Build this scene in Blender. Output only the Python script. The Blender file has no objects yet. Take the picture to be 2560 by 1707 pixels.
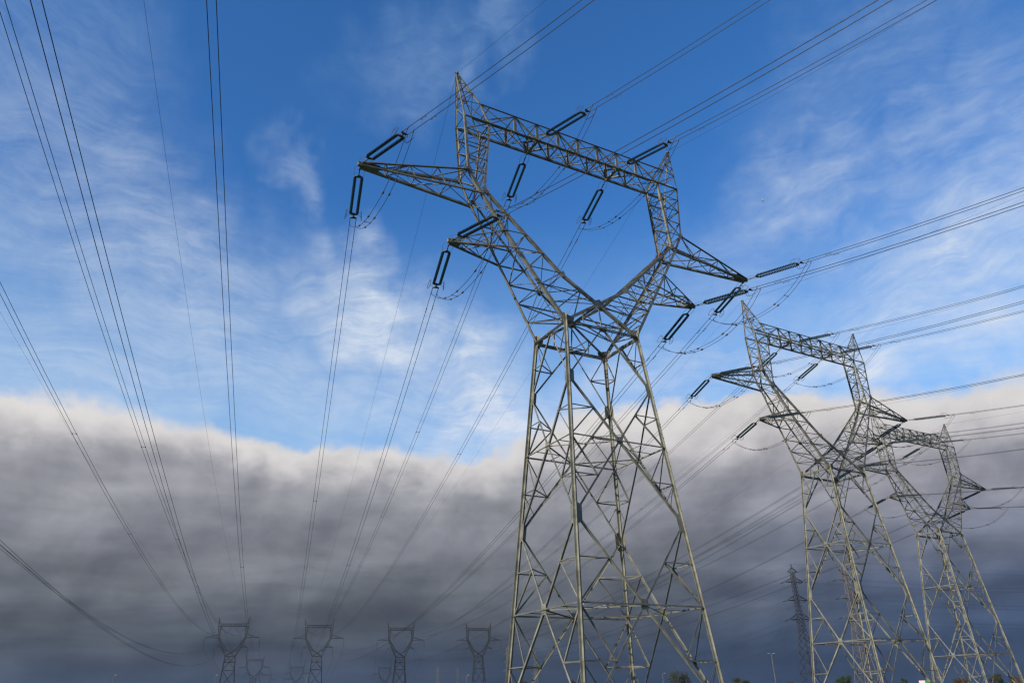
import bpy, math, random
from mathutils import Vector as V, Matrix
R = math.radians
random.seed(7)
sc = bpy.context.scene
col = sc.collection

# ------------------------------------------------------------------ camera
F_PX, PITCH, ROLL, CAM_H = 1903.233, 0.4432, 0.0275, 1.6
cam = bpy.data.cameras.new('camera'); cam.sensor_width = 36.0; cam.lens = 36.0 * F_PX / 2560.0
cam.clip_start = 0.1; cam.clip_end = 20000
camo = bpy.data.objects.new('camera', cam); col.objects.link(camo)
r0 = V((1, 0, 0)); u0 = V((0, -math.sin(PITCH), math.cos(PITCH))); b0 = V((0, -math.cos(PITCH), -math.sin(PITCH)))
cr, sr = math.cos(ROLL), math.sin(ROLL)
rt, up = cr * r0 - sr * u0, sr * r0 + cr * u0
camo.matrix_world = Matrix(((rt.x, up.x, b0.x, 0), (rt.y, up.y, b0.y, 0), (rt.z, up.z, b0.z, CAM_H), (0, 0, 0, 1)))
sc.camera = camo

# ------------------------------------------------------------------ sun, exposure
SUN_AZ, SUN_EL = R(231), R(21)             # azimuth measured from +Y towards +X: low on the left, a little behind the camera
sun = bpy.data.lights.new('sun', 'SUN'); sun.energy = 4.4; sun.angle = R(0.53); sun.color = (1.0, 0.91, 0.75)
suno = bpy.data.objects.new('sun', sun); col.objects.link(suno)
sd = V((math.sin(SUN_AZ) * math.cos(SUN_EL), math.cos(SUN_AZ) * math.cos(SUN_EL), math.sin(SUN_EL)))
suno.rotation_euler = sd.to_track_quat('Z', 'Y').to_euler()
sc.view_settings.view_transform = 'Standard'; sc.view_settings.look = 'None'
sc.view_settings.exposure = 0.0; sc.view_settings.gamma = 1.0
sc.cycles.volume_step_rate = 4.0
sc.cycles.filter_width = 1.35
sc.cycles.max_bounces = 5; sc.cycles.transparent_max_bounces = 8

# ------------------------------------------------------------------ node helper
def lin(r, g, b):
    f = lambda c: (c / 255 / 12.92) if c / 255 <= 0.04045 else ((c / 255 + 0.055) / 1.055) ** 2.4
    return (f(r), f(g), f(b), 1.0)

class NT:
    def __init__(s, t): s.t = t; s.t.nodes.clear()
    def put(s, sock, v):
        if isinstance(v, bpy.types.NodeSocket): s.t.links.new(v, sock)
        else: sock.default_value = v
    def n(s, typ, **kw):
        n = s.t.nodes.new(typ)
        for k, v in kw.items(): setattr(n, k, v)
        return n
    def math(s, op, a, b=0.0, c=None, clamp=False):
        n = s.n('ShaderNodeMath', operation=op); n.use_clamp = clamp
        s.put(n.inputs[0], a); s.put(n.inputs[1], b)
        if c is not None: s.put(n.inputs[2], c)
        return n.outputs[0]
    def rng(s, v, a, b, c=0.0, d=1.0, smooth=True):
        n = s.n('ShaderNodeMapRange'); n.interpolation_type = 'SMOOTHSTEP' if smooth else 'LINEAR'
        for i, x in enumerate((v, a, b, c, d)): s.put(n.inputs[i], x)
        return n.outputs[0]
    def mix(s, f, a, b, mode='MIX'):
        n = s.n('ShaderNodeMix', data_type='RGBA', blend_type=mode)
        s.put(n.inputs[0], f); s.put(n.inputs[6], a); s.put(n.inputs[7], b)
        return n.outputs[2]
    def vec(s, x, y, z):
        n = s.n('ShaderNodeCombineXYZ')
        for i, q in enumerate((x, y, z)): s.put(n.inputs[i], q)
        return n.outputs[0]
    def noise(s, v, scale, detail=5.0, rough=0.55, dist=0.0):
        n = s.n('ShaderNodeTexNoise'); s.put(n.inputs['Vector'], v); s.put(n.inputs['Scale'], scale)
        s.put(n.inputs['Detail'], detail); s.put(n.inputs['Roughness'], rough); s.put(n.inputs['Distortion'], dist)
        return n.outputs['Fac']
    def mapping(s, v, loc=(0, 0, 0), rot=0.0, scale=(1, 1, 1), kind='POINT'):
        n = s.n('ShaderNodeMapping', vector_type=kind); s.put(n.inputs[0], v)
        n.inputs['Location'].default_value = loc; n.inputs['Rotation'].default_value = (0, 0, rot); n.inputs['Scale'].default_value = scale
        return n.outputs[0]
    def ramp(s, v, stops, interp='EASE'):
        n = s.n('ShaderNodeValToRGB'); s.put(n.inputs[0], v); e = n.color_ramp; e.interpolation = interp
        while len(e.elements) < len(stops): e.elements.new(0.5)
        for k, (p, c) in zip(e.elements, stops): k.position = p; k.color = c
        return n.outputs[0]

# ------------------------------------------------------------------ world: clear evening sky, thin cirrus, a dark cloud bank
w = bpy.data.worlds.new('World'); sc.world = w; w.use_nodes = True
t = NT(w.node_tree)
tc = t.n('ShaderNodeTexCoord').outputs['Generated']
sky = t.n('ShaderNodeTexSky', sky_type='NISHITA'); sky.sun_disc = False
sky.sun_elevation = SUN_EL; sky.sun_rotation = SUN_AZ; sky.air_density = 1.0; sky.dust_density = 0.3; sky.ozone_density = 2.0
SKY_STRENGTH = 0.105
sx = t.n('ShaderNodeSeparateXYZ'); t.put(sx.inputs[0], tc)
az = t.math('MULTIPLY', t.math('ARCTAN2', sx.outputs[0], sx.outputs[1]), 180 / math.pi)
el = t.math('MULTIPLY', t.math('ARCSINE', sx.outputs[2]), 180 / math.pi)
ae = t.vec(az, el, 0.0)
blue = t.mix(1.0, sky.outputs[0], (SKY_STRENGTH * 0.50, SKY_STRENGTH * 1.18, SKY_STRENGTH * 1.9, 1), 'MULTIPLY')
# cirrus: fibrous noise whose coverage threshold is set by a few broad patches of high cloud
def warped(scale, amp, seed):
    nz = t.n('ShaderNodeTexNoise'); t.put(nz.inputs['Vector'], t.mapping(ae, loc=(seed, seed, 0))); nz.inputs['Scale'].default_value = scale; nz.inputs['Detail'].default_value = 4
    q = t.n('ShaderNodeVectorMath', operation='MULTIPLY_ADD'); t.put(q.inputs[0], nz.outputs['Color']); q.inputs[1].default_value = (amp, amp, 0); t.put(q.inputs[2], t.mapping(ae, loc=(-amp / 2, -amp / 2, 0))); return q.outputs[0]
w1 = warped(0.07, 9.0, 3.0)
fib = t.noise(t.mapping(w1, rot=R(40), scale=(0.28, 1.7, 1)), 0.34, 12, 0.66, 0.25)
fib2 = t.noise(t.mapping(warped(0.16, 5.0, 9.0), rot=R(15), scale=(0.6, 1.3, 1)), 0.42, 12, 0.66, 0.3)
tuft = t.noise(t.mapping(ae, loc=(31, 7, 0)), 0.09, 9, 0.62, 0.6)
# (azimuth, elevation, half length, half width, tilt, amount)
BLOBS = [(-35, 32, 20, 8, -45, 0.58), (-26, 27.5, 20, 7, -38, 0.70), (-27, 21.5, 20, 5, -5, 0.55), (-11.0, 26.4, 11, 4.2, -24, 1.04), (-3.4, 24.4, 6.0, 5.0, -55, 1.05),
         (-1.6, 20.4, 5.0, 6.5, -75, 1.12), (-12, 21.0, 12, 3.6, 0, 0.6), (-19.6, 36.0, 4.6, 2.4, -35, 0.58), (-2.0, 47.5, 7, 3.2, 35, 0.62), (-9.0, 45.2, 9.0, 4.0, 25, 0.42),
         (27.5, 33.2, 9, 5, 15, 0.78), (33.5, 26.0, 12, 4.2, 10, 1.0), (38.5, 29.8, 8, 4.4, 30, 0.92), (29, 21.4, 17, 4.0, 0, 1.0), (36, 34.5, 9, 4, 30, 0.6),
         (34, 41, 14, 6, 20, 0.42), (12, 22.0, 12, 3.2, 0, 0.6), (20, 29, 10, 5, 10, 0.3), (-38, 42, 14, 6, -40, 0.36)]
wb = warped(0.10, 13.0, 21.0); wb2 = t.n('ShaderNodeVectorMath', operation='ADD'); t.put(wb2.inputs[0], wb)
q_ = t.n('ShaderNodeVectorMath', operation='SUBTRACT'); t.put(q_.inputs[0], warped(0.35, 5.0, 41.0)); t.put(q_.inputs[1], ae); t.put(wb2.inputs[1], q_.outputs[0])
cov = 0.0
for (a, e, la, lb, tilt, amt) in BLOBS:
    m = t.mapping(wb2.outputs[0], loc=(a, e, 0), rot=R(tilt), scale=(la, lb, 1), kind='TEXTURE')
    ln = t.n('ShaderNodeVectorMath', operation='LENGTH'); t.put(ln.inputs[0], m)
    cov = t.math('MAXIMUM', cov, t.rng(ln.outputs['Value'], 1.3, 0.1, 0.0, amt))
wisp = t.math('ADD', t.math('MULTIPLY', fib, 0.45), t.math('ADD', t.math('MULTIPLY', fib2, 0.27), t.math('MULTIPLY', tuft, 0.28)))
thr = t.math('SUBTRACT', 0.62, t.math('MULTIPLY', cov, 0.28))
body = t.rng(wisp, thr, t.math('ADD', thr, 0.30))
veil = t.math('MULTIPLY', cov, t.rng(wisp, 0.3, 0.7, 0.10, 0.85))
cirrus = t.math('MAXIMUM', t.math('MULTIPLY', body, t.math('MULTIPLY_ADD', cov, 0.75, 0.16, clamp=True)), veil)
hair = t.noise(t.mapping(w1, rot=R(40), scale=(0.22, 1.6, 1)), 1.1, 8, 0.62, 0.15)
cirrus = t.math('MULTIPLY', cirrus, t.rng(hair, 0.32, 0.66, 0.86, 1.06), clamp=True)
low_veil = t.math('MULTIPLY', t.rng(el, 36, 15, 0.0, 0.66), t.rng(wisp, 0.3, 0.7, 0.72, 1.0))
blue = t.mix(low_veil, blue, lin(178, 212, 240))
cir_col = t.ramp(t.rng(el, 18, 48, smooth=False), [(0.0, lin(230, 234, 243)), (0.35, lin(216, 227, 240)), (1.0, lin(148, 180, 218))])
skyc = t.mix(cirrus, blue, cir_col)
# cloud bank: its upper edge follows the azimuth
EDGE = [(-70, 19), (-36.1, 18.5), (-33.8, 18.4), (-32.4, 18.9), (-29.5, 19.2), (-27.4, 18.7), (-25.3, 18.1), (-22.3, 18.1), (-19.2, 17.7), (-16, 17.2), (-14.1, 17.5),
        (-11.2, 17.5), (-6.2, 16.8), (-2.8, 16.6), (-0.4, 17.1), (2.4, 19.4), (5.9, 20.3), (9.2, 19.7), (11, 20.2), (14.4, 20.1), (17.5, 19.6), (20.8, 19.8), (25.2, 18.9),
        (27.9, 18.5), (30.7, 18.6), (33.3, 18.3), (35.8, 18.4), (70, 18)]
er = t.n('ShaderNodeValToRGB'); er.color_ramp.interpolation = 'B_SPLINE'
while len(er.color_ramp.elements) < len(EDGE): er.color_ramp.elements.new(0.5)
for k, (a, e) in zip(er.color_ramp.elements, EDGE): k.position = (a + 90) / 180; q = (e - 10) / 15; k.color = (q, q, q, 1)
t.put(er.inputs[0], t.rng(az, -90, 90, smooth=False))
edge = t.math('MULTIPLY_ADD', er.outputs[0], 15.0, 10.0)
puff = t.noise(t.mapping(ae, scale=(1, 1.2, 1)), 0.18, 7, 0.55, 0.3)
puff2 = t.noise(t.mapping(ae, scale=(0.9, 1.1, 1)), 0.48, 6, 0.54, 0.15)
dep = t.math('SUBTRACT', t.math('ADD', edge, t.math('ADD', t.math('MULTIPLY_ADD', puff, 3.6, -1.8), t.math('MULTIPLY_ADD', puff2, 1.4, -0.7))), el)
soft = t.rng(t.noise(ae, 0.07, 2, 0.5), 0.35, 0.65, 0.4, 1.0)
bank = t.rng(dep, t.math('MULTIPLY', soft, -0.75), t.math('MULTIPLY', soft, 1.1))
lay = t.noise(t.mapping(ae, scale=(0.30, 1.6, 1)), 0.17, 8, 0.6, 0.5)
lay2 = t.noise(t.mapping(ae, scale=(0.7, 1.3, 1)), 0.10, 5, 0.55, 0.8)
def lump(loc, sc_, scl): return t.noise(t.mapping(ae, loc=loc, scale=sc_), scl, 5.0, 0.52, 0.25)
# billows: relief of a noise field lit from the upper left
rel = t.math('SUBTRACT', lump((0, 0, 0), (0.9, 1.15, 1), 0.15), lump((1.1, -1.6, 0), (0.9, 1.15, 1), 0.15))
rel2 = t.math('SUBTRACT', lump((5, 3, 0), (0.5, 1.9, 1), 0.30), lump((5.3, 2.0, 0), (0.5, 1.9, 1), 0.30))
relief = t.math('ADD', t.math('MULTIPLY', rel, 1.0), t.math('MULTIPLY', rel2, 0.24))
els = t.math('ADD', el, t.math('ADD', t.math('MULTIPLY_ADD', lay, 4.4, -2.2), t.math('MULTIPLY_ADD', lay2, 5.0, -2.5)))
base = t.ramp(t.rng(els, 0, 20, smooth=False), [(0.0, lin(42, 54, 72)), (0.12, lin(58, 69, 86)), (0.26, lin(84, 90, 99)), (0.42, lin(111, 115, 122)), (0.58, lin(134, 136, 144)), (0.78, lin(161, 161, 168)), (1.0, lin(193, 190, 192))], 'LINEAR')
rightness = t.rng(az, 0, 32)
base = t.mix(t.math('MULTIPLY', rightness, 0.75), base, t.ramp(t.rng(els, 0, 20, smooth=False), [(0.0, lin(44, 64, 96)), (0.14, lin(58, 76, 106)), (0.3, lin(78, 92, 120)), (0.5, lin(116, 122, 141)), (0.72, lin(162, 161, 170)), (1.0, lin(198, 193, 195))], 'LINEAR'))
base = t.mix(1.0, base, t.vec(*[t.math('ADD', 1.0, t.math('MULTIPLY', relief, k)) for k in (1.5, 1.45, 1.35)]), 'MULTIPLY')
band = t.noise(t.mapping(ae, loc=(3, 11, 0), scale=(0.32, 2.1, 1)), 0.24, 5, 0.55, 0.5)
bs = t.math('MULTIPLY_ADD', t.rng(band, 0.3, 0.7), t.rng(el, 14, 3, 0.10, 0.46), t.rng(el, 14, 3, 0.95, 0.79))
base = t.mix(1.0, base, t.vec(bs, bs, bs), 'MULTIPLY')
lp = t.n('ShaderNodeVectorMath', operation='LENGTH'); t.put(lp.inputs[0], t.mapping(wb2.outputs[0], loc=(35.4, 8.2, 0), rot=R(30), scale=(3.4, 1.5, 1), kind='TEXTURE'))
base = t.mix(t.rng(lp.outputs['Value'], 1.3, 0.2, 0.0, 0.5), base, lin(168, 160, 166))
rw = t.rng(az, -10, 22, 3.1, 5.2)
rim = t.rng(t.math('SUBTRACT', t.math('ADD', dep, t.math('MULTIPLY_ADD', lay2, 2.6, -1.3)), t.math('MULTIPLY', relief, 3.0)), rw, 0.1)
glow = t.math('MULTIPLY', rim, t.rng(t.noise(ae, 0.06, 3, 0.5), 0.30, 0.60, 0.6, 1.0))
bankc = t.mix(t.math('MULTIPLY', glow, 0.92), base, lin(230, 226, 224))
skyc = t.mix(bank, skyc, bankc)
# below the horizon the world is dull ground colour
skyc = t.mix(t.rng(el, 0.2, -1.5), skyc, (0.03, 0.035, 0.03, 1))
bg = t.n('ShaderNodeBackground'); t.put(bg.inputs[0], skyc); bg.inputs[1].default_value = 1.0
out = t.n('ShaderNodeOutputWorld'); t.t.links.new(bg.outputs[0], out.inputs[0])

# ------------------------------------------------------------------ materials
def material(name, c1, c2, rough=0.6, metal=0.0, scale=3.0, bump=0.0, spec=0.5, coat=0.0, member=0.0):
    m = bpy.data.materials.new(name); m.use_nodes = True; t = NT(m.node_tree)
    o = t.n('ShaderNodeOutputMaterial'); p = t.n('ShaderNodeBsdfPrincipled')
    tc = t.n('ShaderNodeTexCoord').outputs['Object']
    f = t.rng(t.noise(tc, scale, 6, 0.65), 0.3, 0.7)
    bc = t.mix(f, (*c1, 1), (*c2, 1))
    if member:
        ri = t.n('ShaderNodeNewGeometry').outputs['Random Per Island']; k = t.math('MULTIPLY_ADD', ri, 2 * member, 1 - member); bc = t.mix(1.0, bc, t.vec(k, k, t.math('MULTIPLY_ADD', ri, 1.6 * member, 1 - 0.6 * member)), 'MULTIPLY')
    t.put(p.inputs['Base Color'], bc)
    t.put(p.inputs['Roughness'], t.rng(t.noise(tc, scale * 2.3, 4), 0.3, 0.7, rough - 0.1, rough + 0.1))
    p.inputs['Metallic'].default_value = metal; p.inputs['Specular IOR Level'].default_value = spec; p.inputs['Coat Weight'].default_value = coat
    if bump:
        b = t.n('ShaderNodeBump'); b.inputs['Strength'].default_value = bump; t.put(b.inputs['Height'], t.noise(tc, scale * 4, 5)); t.t.links.new(b.outputs[0], p.inputs['Normal'])
    t.t.links.new(p.outputs[0], o.inputs[0]); return m
STEEL = material('galvanised_steel', (0.255, 0.247, 0.185), (0.115, 0.113, 0.09), 0.6, 0.0, 1.1, 0, 0.35, 0.0, 0.28)
SHADEDST = material('cloud_shaded_steel', (0.055, 0.053, 0.05), (0.035, 0.034, 0.033), 0.7, 0.0, 1.0, 0, 0.3, 0.0, 0.2)  # cloud shade over the distant pylons is put into this darker steel colour
RUSTY = material('reddish_steel', (0.20, 0.165, 0.14), (0.15, 0.125, 0.11), 0.7, 0, 1.0, 0, 0.3)
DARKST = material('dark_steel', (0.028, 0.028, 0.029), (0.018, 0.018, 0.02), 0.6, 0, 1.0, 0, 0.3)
GLASS = material('teal_glass', (0.004, 0.024, 0.025), (0.007, 0.036, 0.036), 0.34, 0, 8, 0, 0.5, 0.0)
FITTING = material('forged_fitting', (0.12, 0.115, 0.11), (0.07, 0.07, 0.07), 0.6, 0.2, 6)
CABLE = material('aluminium_cable', (0.026, 0.026, 0.028), (0.018, 0.018, 0.02), 0.55, 0.2, 2)
CONCRETE = material('concrete', (0.36, 0.35, 0.33), (0.27, 0.26, 0.25), 0.9, 0, 2, 0.3)
GRASS = material('grass_ground', (0.045, 0.065, 0.02), (0.075, 0.085, 0.035), 0.95, 0, 0.15, 0.4, 0.1)
ASPHALT = material('asphalt', (0.05, 0.05, 0.052), (0.035, 0.035, 0.037), 0.9, 0, 3, 0.2)
PAINTW = material('white_paint', (0.78, 0.78, 0.77), (0.70, 0.70, 0.69), 0.5, 0, 2)
GREENP = material('green_paint', (0.02, 0.30, 0.12), (0.02, 0.26, 0.10), 0.4, 0, 2)
REDP = material('red_paint', (0.55, 0.05, 0.05), (0.5, 0.04, 0.04), 0.4, 0, 2)
BARK = material('bark', (0.10, 0.075, 0.055), (0.06, 0.045, 0.035), 0.9, 0, 5, 0.4)
def leafmat(name, a, b):
    m = material(name, a, b, 0.7, 0, 1.5, 0, 0.25); return m
LEAFG = leafmat('green_leaves', (0.035, 0.065, 0.022), (0.055, 0.08, 0.03))
LEAFO = leafmat('olive_leaves', (0.05, 0.058, 0.028), (0.075, 0.07, 0.038))
LEAFB = leafmat('autumn_leaves', (0.09, 0.055, 0.03), (0.115, 0.08, 0.045))
GULLW = material('gull_feathers', (0.8, 0.8, 0.8), (0.65, 0.66, 0.68), 0.8, 0, 3)

# ------------------------------------------------------------------ mesh helper
class MB:
    def __init__(s): s.v = []; s.f = []; s.m = []
    def add(s, vs, fs):
        k = len(s.v); s.v += [tuple(x) for x in vs]; s.f += [tuple(i + k for i in f) for f in fs]
    def box8(s, q):   # q: 8 corners, bottom ring then top ring
        s.add(q, [(3, 2, 1, 0), (4, 5, 6, 7), (0, 1, 5, 4), (1, 2, 6, 5), (2, 3, 7, 6), (3, 0, 4, 7)])
    def plank(s, a, b, e1, w1, e2, w2, o1=0.0, o2=0.0):
        # straight bar from a to b; section spans e1*[o1, o1+w1], e2*[o2, o2+w2]
        c = [e1 * (o1 + i * w1) + e2 * (o2 + j * w2) for i, j in ((0, 0), (1, 0), (1, 1), (0, 1))]
        s.box8([a + x for x in c] + [b + x for x in c])
    def angle(s, a, b, w, n, th=None, flip=1):
        # rolled steel angle: one flange in the face whose outward normal is n, the other turned inwards
        a, b = V(a), V(b); d = (b - a)
        if d.length < 1e-4: return
        d.normalize(); n = V(n); n = n - d * n.dot(d)
        if n.length < 1e-3: n = V((0, 0, 1)) - d * d.z
        if n.length < 1e-3: n = V((1, 0, 0))
        n.normalize(); e = n.cross(d) * flip
        if e.z < 0 and abs(e.z) > 0.2: e = -e
        th = th or max(0.012, w * 0.13)
        if abs(d.z) < 0.35 and abs(n.z) < 0.6:      # level members: the flat flange lies underneath and points outwards
            s.plank(a, b, e, w, n, th, -w / 2, -th); s.plank(a, b, e, th, n, w - th, -w / 2, 0.0); return
        s.plank(a, b, e, w, n, th, -w / 2, -th); s.plank(a, b, e, th, n, w - th, -w / 2, -w)
    def bar(s, a, b, w, n=(0, 0, 1), h=None):
        a, b = V(a), V(b); d = b - a
        if d.length < 1e-4: return
        d.normalize(); n = V(n); n = n - d * n.dot(d)
        if n.length < 1e-3: n = V((1, 0, 0)) - d * d.x
        n.normalize(); e = n.cross(d); h = h or w
        s.plank(a, b, e, w, n, h, -w / 2, -h / 2)
    def plate(s, pts, n, th):
        n = V(n).normalized() * th / 2; k = len(pts)
        s.add([V(p) - n for p in pts] + [V(p) + n for p in pts], [tuple(range(k))[::-1], tuple(range(k, 2 * k))] + [(i, (i + 1) % k, (i + 1) % k + k, i + k) for i in range(k)])
    def tube(s, pts, r, k=6, cap=True):
        pts = [V(p) for p in pts]; n = len(pts); vs = []
        ref = V((0, 0, 1))
        for i, p in enumerate(pts):
            d = (pts[min(i + 1, n - 1)] - pts[max(i - 1, 0)]).normalized()
            x = ref - d * ref.dot(d)
            if x.length < 0.05: x = V((1, 0, 0)) - d * d.x
            x.normalize(); y = d.cross(x); ref = x
            rr = r[i] if isinstance(r, (list, tuple)) else r
            vs += [p + (x * math.cos(2 * math.pi * j / k) + y * math.sin(2 * math.pi * j / k)) * rr for j in range(k)]
        fs = [(i * k + j, i * k + (j + 1) % k, (i + 1) * k + (j + 1) % k, (i + 1) * k + j) for i in range(n - 1) for j in range(k)]
        if cap: fs += [tuple(range(k))[::-1], tuple((n - 1) * k + j for j in range(k))]
        s.add(vs, fs)
    def lathe(s, prof, o, d, k=10):   # prof: (distance along d, radius)
        o = V(o); d = V(d).normalized(); x = V((0, 0, 1)) - d * d.z
        if x.length < 0.05: x = V((1, 0, 0)) - d * d.x
        x.normalize(); y = d.cross(x)
        vs = [o + d * u + (x * math.cos(2 * math.pi * j / k) + y * math.sin(2 * math.pi * j / k)) * r for u, r in prof for j in range(k)]
        s.add(vs, [(i * k + j, i * k + (j + 1) % k, (i + 1) * k + (j + 1) % k, (i + 1) * k + j) for i in range(len(prof) - 1) for j in range(k)])
    def build(s, name, mat, parent=None):
        me = bpy.data.meshes.new(name); me.from_pydata(s.v, [], s.f); me.validate(); me.update()
        me.materials.append(mat)
        o = bpy.data.objects.new(name, me); col.objects.link(o)
        if parent: o.parent = parent
        return o
def tag(o, label=None, cat=None, group=None, kind=None):
    if label: o['label'] = label
    if cat: o['category'] = cat
    if group: o['group'] = group
    if kind: o['kind'] = kind
    return o
def empty(name, loc=(0, 0, 0), rz=0.0):
    o = bpy.data.objects.new(name, None); col.objects.link(o); o.location = loc; o.rotation_euler = (0, 0, rz); o.empty_display_size = 0.5; return o
KIDS = {}
def copy_tree(o, parent=None):
    c = o.copy(); col.objects.link(c); c.parent = parent
    for ch in list(o.children): copy_tree(ch, c)
    return c

# ------------------------------------------------------------------ dead-end pylon (the three near ones)
ZW, ZAP, ZTP, ZBB, ZOK, ZAB, ZLT, ZLB, ZA, ZB, ZC, ZD, ZIK = 28.981, 53.069, 49.505, 47.685, 42.0, 39.899, 36.588, 35.062, 23.998, 19.144, 13.262, 7.36, 40.363
XAP, XOB, XIB, XTP, XOK, XIK, XAB, XAT, XLAT, XLT, XLB = 12.121, 11.725, 9.314, 10.216, 11.349, 9.985, 10.238, 20.317, 12.605, 8.254, 7.322
YB, YK, YAB, YLT, YLB, WX, WY, SLX, SLY = 0.937, 0.934, 1.051, 1.412, 1.564, 3.5, 2.319, 0.0773, 0.0962
XV, ZV, YV = 3.223, 33.5, 1.786
def legp(sx, sy, z): d = ZW - z; return V((sx * (WX + SLX * d), sy * (WY + SLY * d), z))
def lerp(a, b, u): return V(a) + (V(b) - V(a)) * u
def poly_at(pts, z):
    for a, b in zip(pts[:-1], pts[1:]):
        if (a.z - 1e-6) <= z <= (b.z + 1e-6): return lerp(a, b, (z - a.z) / (b.z - a.z))
    return pts[-1] if z > pts[-1].z else pts[0]
def outer(sx, sy):
    return [legp(sx, sy, ZW), V((sx * XLB, sy * YLB, ZLB)), V((sx * XLT, sy * YLT, ZLT)), V((sx * XAB, sy * YAB, ZAB)), V((sx * XOK, sy * YK, ZOK)), V((sx * XOB, sy * YB, ZBB))]
def inner(sx, sy):
    return [legp(-sx, sy, ZW), V((sx * XV, sy * YV, ZV)), V((sx * XIK, sy * YAB, ZIK)), V((sx * XIB, sy * YB, ZBB))]
def zigzag(mb, A, B, w, n, start=0, both=False):
    # diagonals between two rows of nodes
    for i in range(len(A) - 1):
        if both or (i + start) % 2 == 0: mb.angle(A[i], B[i + 1], w, n)
        if both or (i + start) % 2 == 1: mb.angle(B[i], A[i + 1], w, n, flip=-1)

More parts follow.
